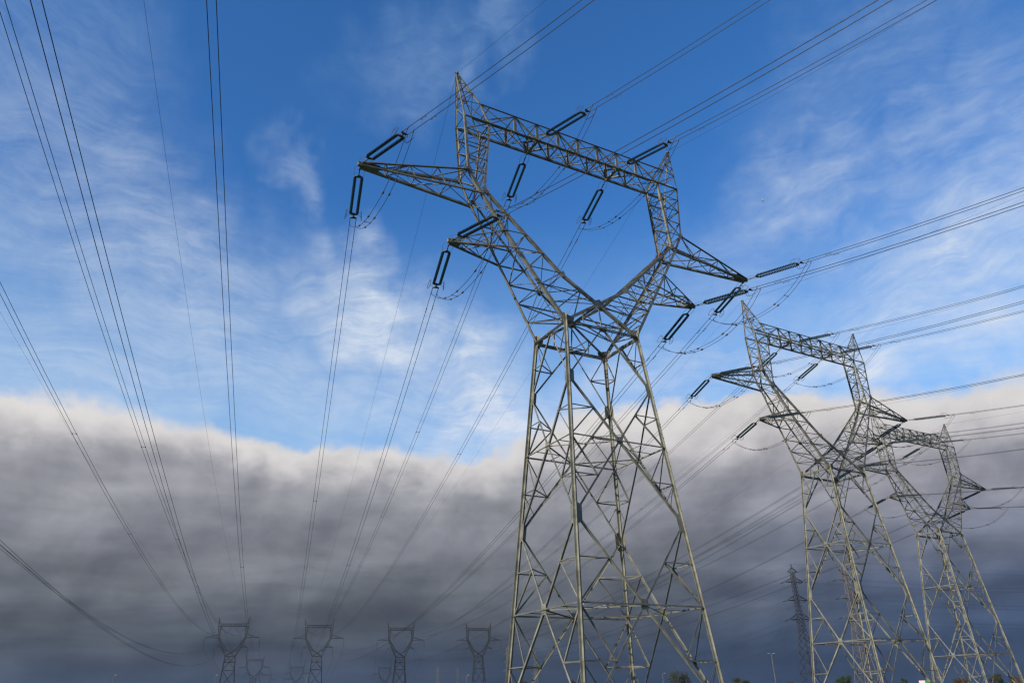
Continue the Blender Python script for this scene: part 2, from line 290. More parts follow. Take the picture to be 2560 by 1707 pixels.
def dead_end_pylon(label):
    root = empty('lattice_pylon'); tag(root, label, 'pylon', 'dead-end lattice pylons in a row')
    S = STEEL
    # legs: two angles set back to back into a cross, with batten plates and gussets
    for sx in (-1, 1):
        for sy in (-1, 1):
            m = MB(); a, b = legp(sx, sy, 0.0), legp(sx, sy, ZW + 0.25); x, y = V((1, 0, 0)), V((0, 1, 0)); g = 0.012; th = 0.024
            W = 0.20
            for q in (1, -1):
                m.plank(a, b, x * q, W, y * q, th, g, g); m.plank(a, b, x * q, th, y * q, W, g, g)
            z = 1.2
            while z < ZW - 0.6:
                p = legp(sx, sy, z); m.plank(p, p + V((0, 0, 0.09)), x, 0.38, y, 0.03, -0.19, -0.015); m.plank(p + V((0, 0, 0.25)), p + V((0, 0, 0.34)), x, 0.03, y, 0.38, -0.015, -0.19)
                z += 1.15
            leg = m.build('leg', S, root)
            for zz, hh, ww in ((ZA, 0.62, 0.46), (ZC, 0.80, 0.52)):
                for nrm, e in ((V((0, sy, 0)), V((-sx, 0, 0))), (V((sx, 0, 0)), V((0, -sy, 0)))):
                    g = MB(); p = legp(sx, sy, zz) + nrm * 0.045; u = (legp(sx, sy, zz + 1) - legp(sx, sy, zz))
                    g.plate([p - u * hh - e * 0.10, p - u * hh + e * 0.10, p - u * hh * 0.7 + e * ww, p + u * hh * 0.7 + e * ww, p + u * hh + e * 0.10, p + u * hh - e * 0.10], nrm, 0.016)
                    for k in range(5):
                        for j in (-0.055, 0.055):
                            c = p + u * (hh * (k - 2) / 2.6) + e * j + nrm * 0.012; g.bar(c - nrm * 0.01, c + nrm * 0.014, 0.034, u)
                    g.build('gusset_plate', S, leg)
            g = MB()
            for nrm, e in ((V((0, sy, 0)), V((-sx, 0, 0))), (V((sx, 0, 0)), V((0, -sy, 0)))):
                p = legp(sx, sy, ZW) + nrm * 0.05; u = V((0, 0, 1))
                g.plate([p - u * 0.75 - e * 0.12, p - u * 0.75 + e * 0.12, p - u * 0.1 + e * 0.62, p + u * 0.32 + e * 0.72, p + u * 0.62 - e * 0.30, p - u * 0.05 - e * 0.2], nrm, 0.018)
            g.build('gusset_plate', S, leg)
            f = MB(); p = legp(sx, sy, 0); f.lathe([(-0.6, 0.65), (0.25, 0.55), (0.35, 0.5), (0.351, 0.0)], (p.x, p.y, 0), (0, 0, 1), 12); f.build('footing', CONCRETE, leg)
    # four braced faces of the body
    faces = [((-1, -1), (1, -1), V((0, -1, 0))), ((1, 1), (-1, 1), V((0, 1, 0))), ((-1, 1), (-1, -1), V((-1, 0, 0))), ((1, -1), (1, 1), V((1, 0, 0)))]
    mid = lambda P, Q, z: (legp(*P, z) + legp(*Q, z)) / 2
    panels = [(ZW, ZA), (ZB, ZA), (ZB, ZC), (ZD, ZC), (ZD, 0.35)]
    hips = {}
    for P, Q, n in faces:
        m = MB(); o = n * 0.04
        for zm, zl in panels:
            M = mid(P, Q, zm)
            big = 0.15 if zm < ZW - 0.1 else 0.125
            for C in (P, Q):
                L = legp(*C, zl); m.angle(M + o, L + o, big, n, flip=1 if C == P else -1)
                h = lerp(M, L, 0.5); lz = legp(*C, h.z); lu = legp(*C, zm)
                m.angle(h + o * 0.5, lz + o * 0.5, 0.085, n); m.angle(h, lu, 0.105 if zm < ZW - 0.1 else 0.075, n)
                hips.setdefault((C, zm, zl), []).append(h)
                if zm - zl > 3 or zl > zm:
                    h2 = lerp(M, L, 0.75)
                    if zm < ZW - 0.1 and zl < zm: m.angle(h2, legp(*C, (lz.z + zm) / 2 * 0.5 + h2.z * 0.5), 0.06, n)
        for zz in (ZB, ZD):
            m.angle(legp(*P, zz) + o * 1.6, legp(*Q, zz) + o * 1.6, 0.11, n)
        d = (legp(*Q, ZW) - legp(*P, ZW)).normalized()
        for k in (0.0, 0.16):
            m.angle(legp(*P, ZW - 0.05 - k) + o * 1.6, legp(*Q, ZW - 0.05 - k) + o * 1.6, 0.12, n)
        br = m.build('body_bracing', S, root)
        for zz, hh, ww in ((ZB, 0.30, 0.27), (ZD, 0.36, 0.30), (ZW - 0.1, 0.30, 0.32)):
            M = mid(P, Q, zz) + n * 0.06; u = V((0, 0, 1)); g = MB()
            g.plate([M - d * ww - u * hh, M + d * ww - u * hh, M + d * ww + u * hh, M - d * ww + u * hh] if zz < ZW - 1 else [M - d * ww * 1.3 + u * 0.15, M - d * ww - u * hh, M + d * ww - u * hh, M + d * ww * 1.3 + u * 0.15], n, 0.016)
            for i in (-1, 0, 1):
                for j in (-1, 0, 1):
                    c = M + d * ww * 0.6 * i + u * hh * 0.6 * j; g.bar(c, c + n * 0.025, 0.034, u)
            g.build('gusset_plate', S, br)
    for k, hh in hips.items():
        if len(hh) == 2: m = MB(); m.angle(hh[0], hh[1], 0.075, (0, 0, -1)); m.build('hip_brace', S, root)
    for zz in (ZB, ZD):
        m = MB(); ms = [mid(P, Q, zz) for P, Q, n in (faces[0], faces[3], faces[1], faces[2])]
        for i in range(4):
            a, b = ms[i], ms[(i + 1) % 4]; m.angle(a, b, 0.085, (0, 0, 1))
            c = legp(*((1, -1), (1, 1), (-1, 1), (-1, -1))[i], zz); h = (a + b) / 2; m.angle(h, lerp(a, c, 0.5), 0.055, (0, 0, 1)); m.angle(h, lerp(b, c, 0.5), 0.055, (0, 0, 1))
        m.build('plan_bracing', S, root)
    # head: two fork arms, two window columns
    for sx in (-1, 1):
        m = MB(); lv = [ZW, 30.5, 32.0, ZV, ZLB, ZLT, 38.25, ZAB]
        co = {sy: outer(sx, sy) for sy in (-1, 1)}; ci = {sy: inner(sx, sy) for sy in (-1, 1)}
        for sy in (-1, 1):
            n = V((0, sy, 0))
            for ch, wd in ((co[sy][:5], 0.25), (ci[sy][:3], 0.23)):
                for a, b in zip(ch[:-1], ch[1:]):
                    m.angle(a + n * 0.02, b + n * 0.02, wd, n, 0.025, flip=sx if ch is co[sy] else -sx)
                    if ch[0] is co[sy][0]: m.plank(a, b, V((sx, 0, 0)), 0.02, V((0, sy, 0)), 0.2, 0.1, -0.2)
            O = [poly_at(co[sy], z) for z in lv]; I = [poly_at(ci[sy], z + 0.1) for z in lv]
            for i in range(2, len(lv)): m.angle(O[i], I[i], 0.10, n)
            for i in range(2, len(lv) - 1): m.angle(I[i + 1], O[i], 0.085, n)
            X = lerp(ci[sy][0], ci[sy][1], WX / (WX + XV))
            m.angle(O[1], lerp(ci[sy][0], ci[sy][1], 0.62), 0.08, n); m.angle(O[1], X, 0.08, n)
            m.angle(O[2], X, 0.08, n)
            if sx == 1:
                Mw = V((0, sy * WY, ZW)); m.angle(X, Mw, 0.09, n); m.angle(lerp(X, legp(1, sy, ZW), 0.5), Mw, 0.07, n); m.angle(lerp(X, legp(-1, sy, ZW), 0.5), Mw, 0.07, n)
                for q in (-1, 1): m.angle(lerp(X, legp(q, sy, ZW), 0.5), lerp(Mw, legp(q, sy, ZW), 0.5), 0.06, n)
        lo = [ZW, 30.5, 32.0, ZV, ZLB, ZLT, 38.25, ZAB]
        A = [poly_at(co[-1], z) for z in lo]; B = [poly_at(co[1], z) for z in lo]
        for i in range(1, len(lo)): m.angle(A[i], B[i], 0.08, (sx, 0, 0))
        zigzag(m, A, B, 0.075, (sx, 0, -0.5))
        li = [31.31, 32.4, ZV, ZLB + 0.1, ZLT + 0.1, 38.35, ZIK]
        A = [poly_at(ci[-1], z) for z in li]; B = [poly_at(ci[1], z) for z in li]
        for i in range(len(li)): m.angle(A[i], B[i], 0.08, (-sx, 0, 0.5))
        zigzag(m, A, B, 0.075, (-sx, 0, 0.5), 1)
        fork = m.build('fork_arm', S, root)
        for sy in (-1, 1):
            for p, rr in ((ci[sy][1], 0.34), (ci[sy][2], 0.30), (co[sy][4], 0.36), (co[sy][3], 0.30), (lerp(ci[sy][0], ci[sy][1], WX / (WX + XV)), 0.5 if sx == 1 else 0.0)):
                if rr == 0.0: continue
                g = MB(); n = V((0, sy, 0)); c = p + n * 0.05
                g.plate([c + V((math.cos(q), 0, math.sin(q))) * rr * (1.0 if k % 2 else 0.72) for k, q in enumerate([i * math.pi / 4 + 0.4 for i in range(8)])], n, 0.018); g.build('gusset_plate', S, fork)
        m = MB(); lc = [ZIK, ZOK, 43.45, 44.9, 46.3, ZBB]
        for sy in (-1, 1):
            n = V((0, sy, 0)); m.angle(co[sy][4] + n * 0.02, co[sy][5] + n * 0.02, 0.2, n, 0.022, flip=sx); m.angle(ci[sy][2] + n * 0.02, ci[sy][3] + n * 0.02, 0.2, n, 0.022, flip=-sx)
            O = [poly_at(co[sy], z) for z in lc]; I = [poly_at(ci[sy], z) for z in lc]
            for i in range(1, len(lc)): m.angle(O[i], I[i], 0.09, n)
            zigzag(m, O, I, 0.085, n, 0 if sx < 0 else 1)
        for ch, nx in ((co, sx), (ci, -sx)):
            A = [poly_at(ch[-1], z) for z in lc]; B = [poly_at(ch[1], z) for z in lc]
            for i in range(1, len(lc)): m.angle(A[i], B[i], 0.07, (nx, 0, 0))
            zigzag(m, A, B, 0.07, (nx, 0, 0), 0, both=(nx == -sx))
        m.build('window_column', S, root)
        # earth wire peak
        m = MB(); ap = V((sx * XAP, 0, ZAP)); AA = {}
        for sy in (-1, 1):
            n = V((0, sy, 0)); ob, ib, tp = V((sx * XOB, sy * YB, ZBB)), V((sx * XIB, sy * YB, ZBB)), V((sx * XTP, sy * YB, ZTP))
            a1 = ap + V((0.06 * sx, sy * 0.06, 0)); a2 = ap + V((-0.06 * sx, sy * 0.06, 0))
            m.angle(ob, a1, 0.12, n, flip=sx); m.angle(ib, tp, 0.15, n); m.angle(tp, a2, 0.11, n, flip=-sx)
            oo = [lerp(ob, a1, u) for u in (0, 0.34, 0.56, 0.76, 0.92)]; ii = [ib] + [lerp(tp, a2, u) for u in (0, 0.34, 0.64, 0.88)]
            AA[sy] = (oo, ii)
            for i in range(1, 5): m.angle(oo[i], ii[i], 0.065, n)
            zigzag(m, oo, ii, 0.06, n, 1)
        for q, nx in ((0, sx), (1, -sx)):
            A, B = AA[-1][q], AA[1][q]
            for i in range(1, 5): m.angle(A[i], B[i], 0.055, (nx, 0, 0))
            zigzag(m, A, B, 0.055, (nx, 0, 0))
        m.bar(ap - V((0.0, 0.22, 0)), ap + V((0, 0.22, 0)), 0.14); m.bar(ap - V((0.2, 0, -0.02)), ap + V((0.2, 0, 0.02)), 0.11)
        m.build('earth_wire_peak', S, root)
        # cross-arms, long above and short below
        for nm, top, bot, yt, yb, tip, nseg in (('long_crossarm', (XOK, ZOK), (XAB, ZAB), YK, YAB, V((sx * XAT, 0, ZAB)), 4), ('short_crossarm', (XLT, ZLT), (XLB, ZLB), YLT, YLB, V((sx * XLAT, 0, ZLB)), 3)):
            m = MB(); T = {}; Bt = {}
            long = nseg == 4
            for sy in (-1, 1):
                n = V((0, sy, 0)); a = V((sx * top[0], sy * yt, top[1])); b = V((sx * bot[0], sy * yb, bot[1]))
                te = tip + V((0, sy * 0.14, 0.10)); be = tip + V((0, sy * 0.16, -0.10))
                m.angle(a, te, 0.20 if long else 0.12, n, 0.022); m.angle(b, be, 0.20 if long else 0.14, V((0, sy, -0.2)), 0.022)
                us = (0, 0.3, 0.56, 0.78, 0.92) if long else (0, 0.4, 0.72, 0.92)
                T[sy] = [lerp(a, te, u) for u in us]; Bt[sy] = [lerp(b, be, u) for u in us]
                for i in range(1, len(us) - 1): m.angle(T[sy][i], Bt[sy][i], 0.07, n)
                for i in range(len(us) - 1): m.angle(T[sy][i], Bt[sy][i + 1], 0.075, n) if i % 2 == 0 else m.angle(Bt[sy][i], T[sy][i + 1], 0.075, n)
            for D_, n in ((T, (0, 0, 1)), (Bt, (0, 0, -1))):
                k = len(D_[1])
                for i in range(1, k - 1): m.angle(D_[-1][i], D_[1][i], 0.07, n)
                zigzag(m, D_[-1], D_[1], 0.07, n, 0 if D_ is T else 1)
            arm = m.build(nm, S, root)
            g = MB(); n = V((0, 0, 1)); k = -sx
            for zz in (-0.12, 0.12):
                g.plate([tip + V((k * 1.5 if long else k * 0.9, -0.42 if long else -0.3, zz)), tip + V((-k * 0.22, -0.12, zz)), tip + V((-k * 0.22, 0.12, zz)), tip + V((k * 1.5 if long else k * 0.9, 0.42 if long else 0.3, zz))], n, 0.02)
            g.lathe([(-0.16, 0.0), (-0.159, 0.11), (0.159, 0.11), (0.16, 0.0)], tip + V((sx * 0.12, 0, 0)), (0, 0, 1), 10)
            g.build('tip_plate', S, arm)
    # top beam with wide channel posts
    m = MB(); px = [-XIB, -6.73, -4.45, -2.2, 0.0, 2.2, 4.45, 6.73, XIB]
    for sy in (-1, 1):
        n = V((0, sy, 0)); m.angle((-XOB, sy * YB, ZBB), (XOB, sy * YB, ZBB), 0.19, n, 0.022); m.angle((-XTP, sy * YB, ZTP), (XTP, sy * YB, ZTP), 0.16, n, 0.02)
        lowr = [V((x, sy * YB, ZBB)) for x in px]; upr = [V((-XTP, sy * YB, ZTP))] + [V((x, sy * YB, ZTP)) for x in px[1:-1]] + [V((XTP, sy * YB, ZTP))]
        for i in range(1, len(px) - 1):
            m.plank(lowr[i], upr[i], V((1, 0, 0)), 0.26, n, 0.018, -0.13, -0.005); m.plank(lowr[i], upr[i], V((1, 0, 0)), 0.016, n, 0.09, -0.13, -0.095); m.plank(lowr[i], upr[i], V((1, 0, 0)), 0.016, n, 0.09, 0.114, -0.095)
        for i in range(len(px) - 1):
            if i % 2: m.angle(upr[i], lowr[i + 1], 0.12, n)
            else: m.angle(lowr[i], upr[i + 1], 0.075, n)
            m.angle(upr[i + 1] if i % 2 else lowr[i + 1], lowr[i] if i % 2 else upr[i], 0.055, n)
    for z_, L, n, st in ((ZBB, px, (0, 0, -1), 0), (ZTP, px, (0, 0, 1), 1)):
        A = [V((x, -YB, z_)) for x in L]; B = [V((x, YB, z_)) for x in L]
        for i in range(len(L)): m.angle(A[i], B[i], 0.09, n)
        zigzag(m, A, B, 0.08, n, st, both=(z_ == ZBB))
    for x in px[1:-1]: m.angle((x, -YB, ZBB), (x, YB, ZTP), 0.055, (1, 0, 0))
    beam = m.build('top_beam', S, root)
    for sx in (-1, 1):
        g = MB()
        for sy in (-1, 1):
            g.plate([V((sx * 4.45 - 0.45, sy * (YB + 0.03), ZBB + 0.12)), V((sx * 4.45 - 0.2, sy * (YB + 0.03), ZBB - 0.22)), V((sx * 4.45 + 0.2, sy * (YB + 0.03), ZBB - 0.22)), V((sx * 4.45 + 0.45, sy * (YB + 0.03), ZBB + 0.12))], (0, 1, 0), 0.02)
            for q in (-1, 1): g.bar((sx * 4.45, sy * YB, ZBB), (sx * 4.45 + q * 0.9, 0, ZBB + 0.06), 0.13)
        g.bar((sx * 4.45, -YB - 0.1, ZBB - 0.06), (sx * 4.45, YB + 0.1, ZBB - 0.06), 0.22)
        g.build('string_attachment', S, beam)
    # climbing ladder up the right-hand body and left-hand fork
    m = MB()
    def ladder(pts):
        a, b = pts; d = (b - a).normalized(); s = d.cross(V((0, 1, 0))).normalized() * 0.2 if abs(d.y) < 0.9 else V((0.2, 0, 0))
        m.bar(a - s, b - s, 0.035); m.bar(a + s, b + s, 0.035); L = (b - a).length; k = 0.3
        while k < L: m.bar(a + d * k - s, a + d * k + s, 0.022); k += 0.4
    for sx in (-1, 1): ladder((V((sx * 2.0, 0.0, ZW + 0.3)), V((sx * 8.6, 0.0, ZAB - 0.9)))); ladder((V((sx * 8.9, 0.0, ZAB - 0.6)), V((sx * 10.4, 0.0, ZBB))))
    m.build('climbing_ladder', S, root)
    return root

# ------------------------------------------------------------------ distant suspension pylon: the same family, lighter
def susp_pylon():
    root = empty('lattice_pylon'); S = SHADEDST
    H = dict(ap=(7.5, 44.4), tp=(6.35, 41.2), ob=(7.15, 40.0), ib=(5.8, 40.0), ok=(6.75, 36.2), ab=(6.55, 34.7), ik=(6.05, 35.0), at=(13.1, 34.7), lt=(5.05, 31.5), lb=(4.55, 30.3), lat=(7.75, 30.2), w=(2.35, 26.1), v=(2.6, 29.4))
    y = lambda z: 0.55 + max(0, (40 - z)) * 0.045 if z > 26.1 else 1.2 + (26.1 - z) * 0.095
    lg = lambda sx, sy, z: V((sx * (2.35 + 0.078 * (26.1 - z)), sy * y(z), z))
    N = lambda k, sx, sy: V((sx * H[k][0], sy * y(H[k][1]), H[k][1]))
    for sx in (-1, 1):
        for sy in (-1, 1):
            m = MB(); m.bar(lg(sx, sy, 0), lg(sx, sy, 26.2), 0.30, (0, 1, 0)); m.build('leg', S, root)
    lv = [26.1, 23.4, 19.8, 15.9, 11.3, 6.2, 0.3]
    for P, Q, n in (((-1, -1), (1, -1), (0, -1, 0)), ((-1, 1), (1, 1), (0, 1, 0)), ((-1, -1), (-1, 1), (-1, 0, 0)), ((1, -1), (1, 1), (1, 0, 0))):
        m = MB()
        for i, (a, b) in enumerate(zip(lv[:-1], lv[1:])):
            ma, mb_ = (lg(*P, a) + lg(*Q, a)) / 2, (lg(*P, b) + lg(*Q, b)) / 2
            if i % 2 == 0: m.bar(lg(*P, a), lg(*Q, a), 0.2)
            if i == 1: m.bar(lg(*P, a), lg(*Q, a), 0.2)
            if i == 0: m.bar(ma, lg(*P, b), 0.16, n); m.bar(lg(*Q, a), mb_, 0.16, n); m.bar(ma, mb_, 0.1, n)
            elif i % 2: m.bar(ma, lg(*P, b), 0.15, n); m.bar(ma, lg(*Q, b), 0.15, n); m.bar(lerp(ma, lg(*P, b), 0.5), lg(*P, (a + b) / 2), 0.08); m.bar(lerp(ma, lg(*Q, b), 0.5), lg(*Q, (a + b) / 2), 0.08)
            else: m.bar(lg(*P, a), mb_, 0.15, n); m.bar(lg(*Q, a), mb_, 0.15, n); m.bar(lerp(mb_, lg(*P, a), 0.5), lg(*P, (a + b) / 2), 0.08); m.bar(lerp(mb_, lg(*Q, a), 0.5), lg(*Q, (a + b) / 2), 0.08)
        m.build('body_bracing', S, root)
    for sx in (-1, 1):
        m = MB(); c = MB(); k = MB(); la = MB(); sa = MB()
        for sy in (-1, 1):
            n = (0, sy, 0)
            co = [lg(sx, sy, 26.1), N('lb', sx, sy), N('lt', sx, sy), N('ab', sx, sy), N('ok', sx, sy)]; ci = [lg(-sx, sy, 26.1), N('v', sx, sy), N('ik', sx, sy)]
            for ch, wd in ((co, 0.27), (ci, 0.25)):
                for a, b in zip(ch[:-1], ch[1:]): m.bar(a, b, wd, n)
            z = [26.1, 27.6, 29.0, 30.3, 31.5, 33.0, 34.5]; O = [poly_at(co, q) for q in z]; I = [poly_at(ci, q) for q in z]
            for i in range(2, 7): m.bar(O[i], I[i], 0.15); m.bar(I[i], O[i - 1], 0.13)
            zc = [35.0, 36.2, 37.4, 38.7, 40.0, 41.2]; O = [lerp(N('ok', sx, sy), N('ob', sx, sy), (q - 36.2) / 3.8) for q in zc]; I = [lerp(N('ik', sx, sy), N('ib', sx, sy), (q - 35) / 5) for q in zc]
            c.bar(O[1], O[4], 0.2, n); c.bar(I[0], I[4], 0.2, n)
            for i in range(1, 5): c.bar(O[i], I[i], 0.1)
            for i in range(4): c.bar(O[i + i % 2], I[i + 1 - i % 2], 0.1) if i else c.bar(I[0], O[1], 0.1)
            ap = V((sx * H['ap'][0], 0, H['ap'][1])); ob, tp, ib = N('ob', sx, sy), N('tp', sx, sy), N('ib', sx, sy)
            k.bar(ob, ap, 0.13, n); k.bar(ib, tp, 0.15, n); k.bar(tp, ap, 0.13, n)
            for u in (0.3, 0.55, 0.8): k.bar(lerp(ob, ap, u), lerp(tp, ap, u), 0.07); k.bar(lerp(ob, ap, u - 0.22), lerp(tp, ap, u), 0.07)
            tip = V((sx * H['at'][0], 0, H['at'][1])); la.bar(N('ok', sx, sy), tip, 0.17, n); la.bar(N('ab', sx, sy), tip, 0.17, n); la.bar(lerp(N('ok', sx, sy), tip, 0.45), lerp(N('ab', sx, sy), tip, 0.3), 0.1); la.bar(lerp(N('ok', sx, sy), tip, 0.45), lerp(N('ab', sx, sy), tip, 0.62), 0.1)
            tip = V((sx * H['lat'][0], 0, H['lat'][1])); sa.bar(N('lt', sx, sy), tip, 0.15, n); sa.bar(N('lb', sx, sy), tip, 0.15, n); sa.bar(lerp(N('lt', sx, sy), tip, 0.45), lerp(N('lb', sx, sy), tip, 0.5), 0.09)
        m.build('fork_arm', S, root); c.build('window_column', S, root); k.build('earth_wire_peak', S, root); la.build('long_crossarm', S, root); sa.build('short_crossarm', S, root)
    m = MB(); xs = [-6.35, -5.0, -3.6, -2.4, -1.2, 0, 1.2, 2.4, 3.6, 5.0, 6.35]
    for sy in (-1, 1):
        n = (0, sy, 0); m.bar((-7.15, sy * 0.55, 40), (7.15, sy * 0.55, 40), 0.2, n); m.bar((-6.35, sy * 0.5, 41.2), (6.35, sy * 0.5, 41.2), 0.2, n)
        for i in range(10):
            a, b = xs[i], xs[i + 1]
            if i: m.bar((a, sy * 0.55, 40), (a, sy * 0.5, 41.2), 0.15, n)
            m.bar((a if i % 2 else b, sy * 0.55, 40), (b if i % 2 else a, sy * 0.5, 41.2), 0.1, n)
    for x in xs: m.bar((x, -0.55, 40), (x, 0.55, 40), 0.1)
    m.build('top_beam', S, root)
    return root

# ------------------------------------------------------------------ distant three-armed lattice mast
def mast(label, mat, loc, rz, group):
    root = empty('lattice_mast', loc, rz); tag(root, label, 'pylon', group)
    hw = lambda z: 0.55 + max(0, 34 - z) * 0.042 if z > 22.5 else 1.033 + (22.5 - z) * 0.098
    c = lambda sx, sy, z: V((sx * hw(z), sy * hw(z), z))
    for sx in (-1, 1):
        for sy in (-1, 1):
            m = MB(); m.bar(c(sx, sy, 0), c(sx, sy, 22.5), 0.16); m.bar(c(sx, sy, 22.5), c(sx, sy, 42), 0.13); m.build('leg', mat, root)
    lv = [0, 4.5, 8.5, 12, 15, 17.6, 19.8, 21.5] + [22.5 + 1.3 * i for i in range(16)]
    for P, Q, n in (((-1, -1), (1, -1), (0, -1, 0)), ((-1, 1), (1, 1), (0, 1, 0)), ((-1, -1), (-1, 1), (-1, 0, 0)), ((1, -1), (1, 1), (1, 0, 0))):
        m = MB()
        for a, b in zip(lv[:-1], lv[1:]):
            m.bar(c(*P, a), c(*Q, b), 0.075, n); m.bar(c(*Q, a), c(*P, b), 0.075, n)
            if a in (8.5, 15, 19.8) or a > 22: m.bar(c(*P, a), c(*Q, a), 0.07, n)
        m.build('body_bracing', mat, root)
    for sx in (-1, 1):
        for z, L, dz, nm in ((25.9, 4.4, 1.9, 'crossarm'), (32.4, 4.1, 1.7, 'crossarm'), (38.7, 3.8, 1.5, 'crossarm'), (42.2, 2.0, 1.2, 'earth_wire_arm')):
            m = MB(); tip = V((sx * L, 0, z))
            for sy in (-1, 1):
                m.bar(c(sx, sy, z), tip, 0.16); m.bar(c(sx, sy, z + dz) if z < 41 else V((sx * 0.3, sy * 0.3, z + dz)), tip, 0.13)
                m.bar(lerp(c(sx, sy, z), tip, 0.45), lerp(c(sx, sy, min(z + dz, 42)), tip, 0.45), 0.06); m.bar(c(sx, sy, z), lerp(c(sx, sy, min(z + dz, 42)), tip, 0.4), 0.06)
            m.bar(c(sx, -1, z), lerp(c(sx, 1, z), tip, 0.5), 0.06)
            m.build(nm, mat, root)
    m = MB()
    for sx in (-1, 1):
        for sy in (-1, 1):
            m.bar(c(sx, sy, 42), (0, 0, 45), 0.1); m.bar(lerp(c(sx, sy, 42), V((0, 0, 45)), 0.4), lerp(c(-sx, sy, 42), V((0, 0, 45)), 0.6), 0.06)
    m.build('peak', mat, root)
    return root

# ------------------------------------------------------------------ insulators
SEP = 0.27
DISC = [(0.0, 0.045), (0.035, 0.055), (0.06, 0.05), (0.07, 0.125), (0.095, 0.135), (0.108, 0.125), (0.10, 0.07), (0.115, 0.04), (0.172, 0.035)]
def disc_col(x0, nd, y, parent, d=(1, 0, 0)):
    m = MB(); d = V(d)
    for i in range(nd): m.lathe(DISC, V((x0, y, 0)) if d.x else V((0, y, 0)) + d * (x0 + i * 0.172), d, 10) if not d.x else m.lathe(DISC, V((x0 + i * 0.172, y, 0)), d, 10)
    return m.build('disc_column', GLASS, parent)
def tension_string():
    root = empty('insulator_string')
    m = MB(); m.bar((0.0, 0, 0), (0.28, 0, 0), 0.10, (0, 1, 0), 0.05); m.bar((0.25, 0, 0), (0.6, 0, 0), 0.05); m.bar((0.55, 0, 0), (1.22, 0, 0), 0.075); m.lathe([(0, 0.0), (0.001, 0.07), (0.08, 0.07), (0.081, 0)], (0.52, 0, 0), (1, 0, 0), 8)
    for s in (-1, 1): m.tube([(0.05, 0, 0.0), (0.3, s * 0.32, 0.06), (0.8, s * 0.42, 0.05), (1.3, s * 0.34, 0.0)], 0.014, 5)
    m.build('link', FITTING, root)
    m = MB(); m.plate([(1.18, -0.08, 0), (1.36, -SEP - 0.08, 0), (1.45, -SEP - 0.06, 0), (1.45, SEP + 0.06, 0), (1.36, SEP + 0.08, 0), (1.18, 0.08, 0)], (0, 0, 1), 0.06)
    for s in (-1, 1): m.tube([(1.44, s * SEP, 0.0), (1.5, s * SEP, 0.16), (1.62, s * SEP, 0.25)], 0.012, 5)
    m.build('yoke_plate', FITTING, root)
    for s in (-1, 1): disc_col(1.46, 24, s * SEP, root)
    e = 1.46 + 24 * 0.172
    m = MB(); m.plate([(e, -SEP - 0.10, 0), (e + 0.12, -SEP - 0.10, 0), (e + 0.24, -0.09, 0), (e + 0.24, 0.09, 0), (e + 0.12, SEP + 0.10, 0), (e, SEP + 0.10, 0)], (0, 0, 1), 0.08); m.build('yoke_plate', FITTING, root)
    for s in (-1, 1):
        m = MB(); yy = s * 0.60; pts = [(e - 0.22, 0.10), (e - 0.15, 0.24), (e + 0.10, 0.30), (e + 0.55, 0.20), (e + 0.78, 0.08), (e + 0.80, -0.06), (e + 0.55, -0.18), (e + 0.10, -0.28), (e - 0.15, -0.22), (e - 0.22, -0.10), (e - 0.22, 0.10)]
        m.tube([(a, yy + s * 0.12 * (a - e), b) for a, b in pts], 0.02, 6, cap=False)
        m.tube([(e + 0.06, s * SEP, 0), (e + 0.1, yy, 0.29)], 0.012, 5); m.tube([(e + 0.06, s * SEP, 0), (e + 0.1, yy, -0.27)], 0.012, 5)
        m.build('arcing_ring', FITTING, root)
    m = MB(); m.bar((e + 0.2, 0, 0), (e + 0.5, 0, 0), 0.08); m.plate([(e + 0.42, -0.06, 0), (e + 0.58, -0.29, 0), (e + 0.66, -0.29, 0), (e + 0.66, 0.29, 0), (e + 0.58, 0.29, 0), (e + 0.42, 0.06, 0)], (0, 0, 1), 0.06); m.build('bundle_plate', FITTING, root)
    for s in (-1, 1):
        m = MB(); m.tube([(e + 0.62, s * 0.245, 0), (e + 1.35, s * 0.245, 0), (e + 1.45, s * 0.245, 0)], [0.03, 0.034, 0.045], 6); m.bar((e + 1.36, s * 0.245, -0.16), (e + 1.36, s * 0.245, 0.03), 0.07); m.build('dead_end_clamp', FITTING, root)
    return root
STR_LEN = 1.46 + 24 * 0.172 + 1.40
def hang_string(kind='single'):
    root = empty('insulator_string')
    if kind == 'single':
        m = MB(); m.bar((0, 0, 0), (0, 0, -0.6), 0.07); m.bar((0, -0.22, -0.6), (0, 0.22, -0.6), 0.07); m.bar((0, -0.22, -4.5), (0, 0.22, -4.5), 0.09); m.bar((0, 0, -4.5), (0, 0, -4.85), 0.08); m.bar((0, -0.3, -4.85), (0, 0.3, -4.85), 0.1); m.build('link', FITTING, root)
        for s in (-1, 1):
            m = MB()
            for i in range(22): m.lathe(DISC, V((s * 0.2, 0, -0.68 - i * 0.172)), (0, 0, -1), 7)
            m.build('disc_column', GLASS, root)
    else:
        for s in (-1, 1):
            a = V((s * 2.3, 0, -0.9)); b = V((s * 0.12, 0, -3.15)); d = (b - a).normalized(); m = MB()
            for i in range(17): m.lathe(DISC, a + d * (i * 0.178), d, 7)
            m.build('disc_column', GLASS, root)
            m = MB(); m.bar((s * 2.6, 0, 0.0), a, 0.06); m.build('link', FITTING, root)
        m = MB(); m.bar((-0.3, 0, -3.2), (0.3, 0, -3.2), 0.12); m.bar((-0.19, 0, -3.2), (-0.19, 0, -3.75), 0.06); m.bar((0.19, 0, -3.2), (0.19, 0, -3.75), 0.06); m.build('bundle_plate', FITTING, root)
    return root

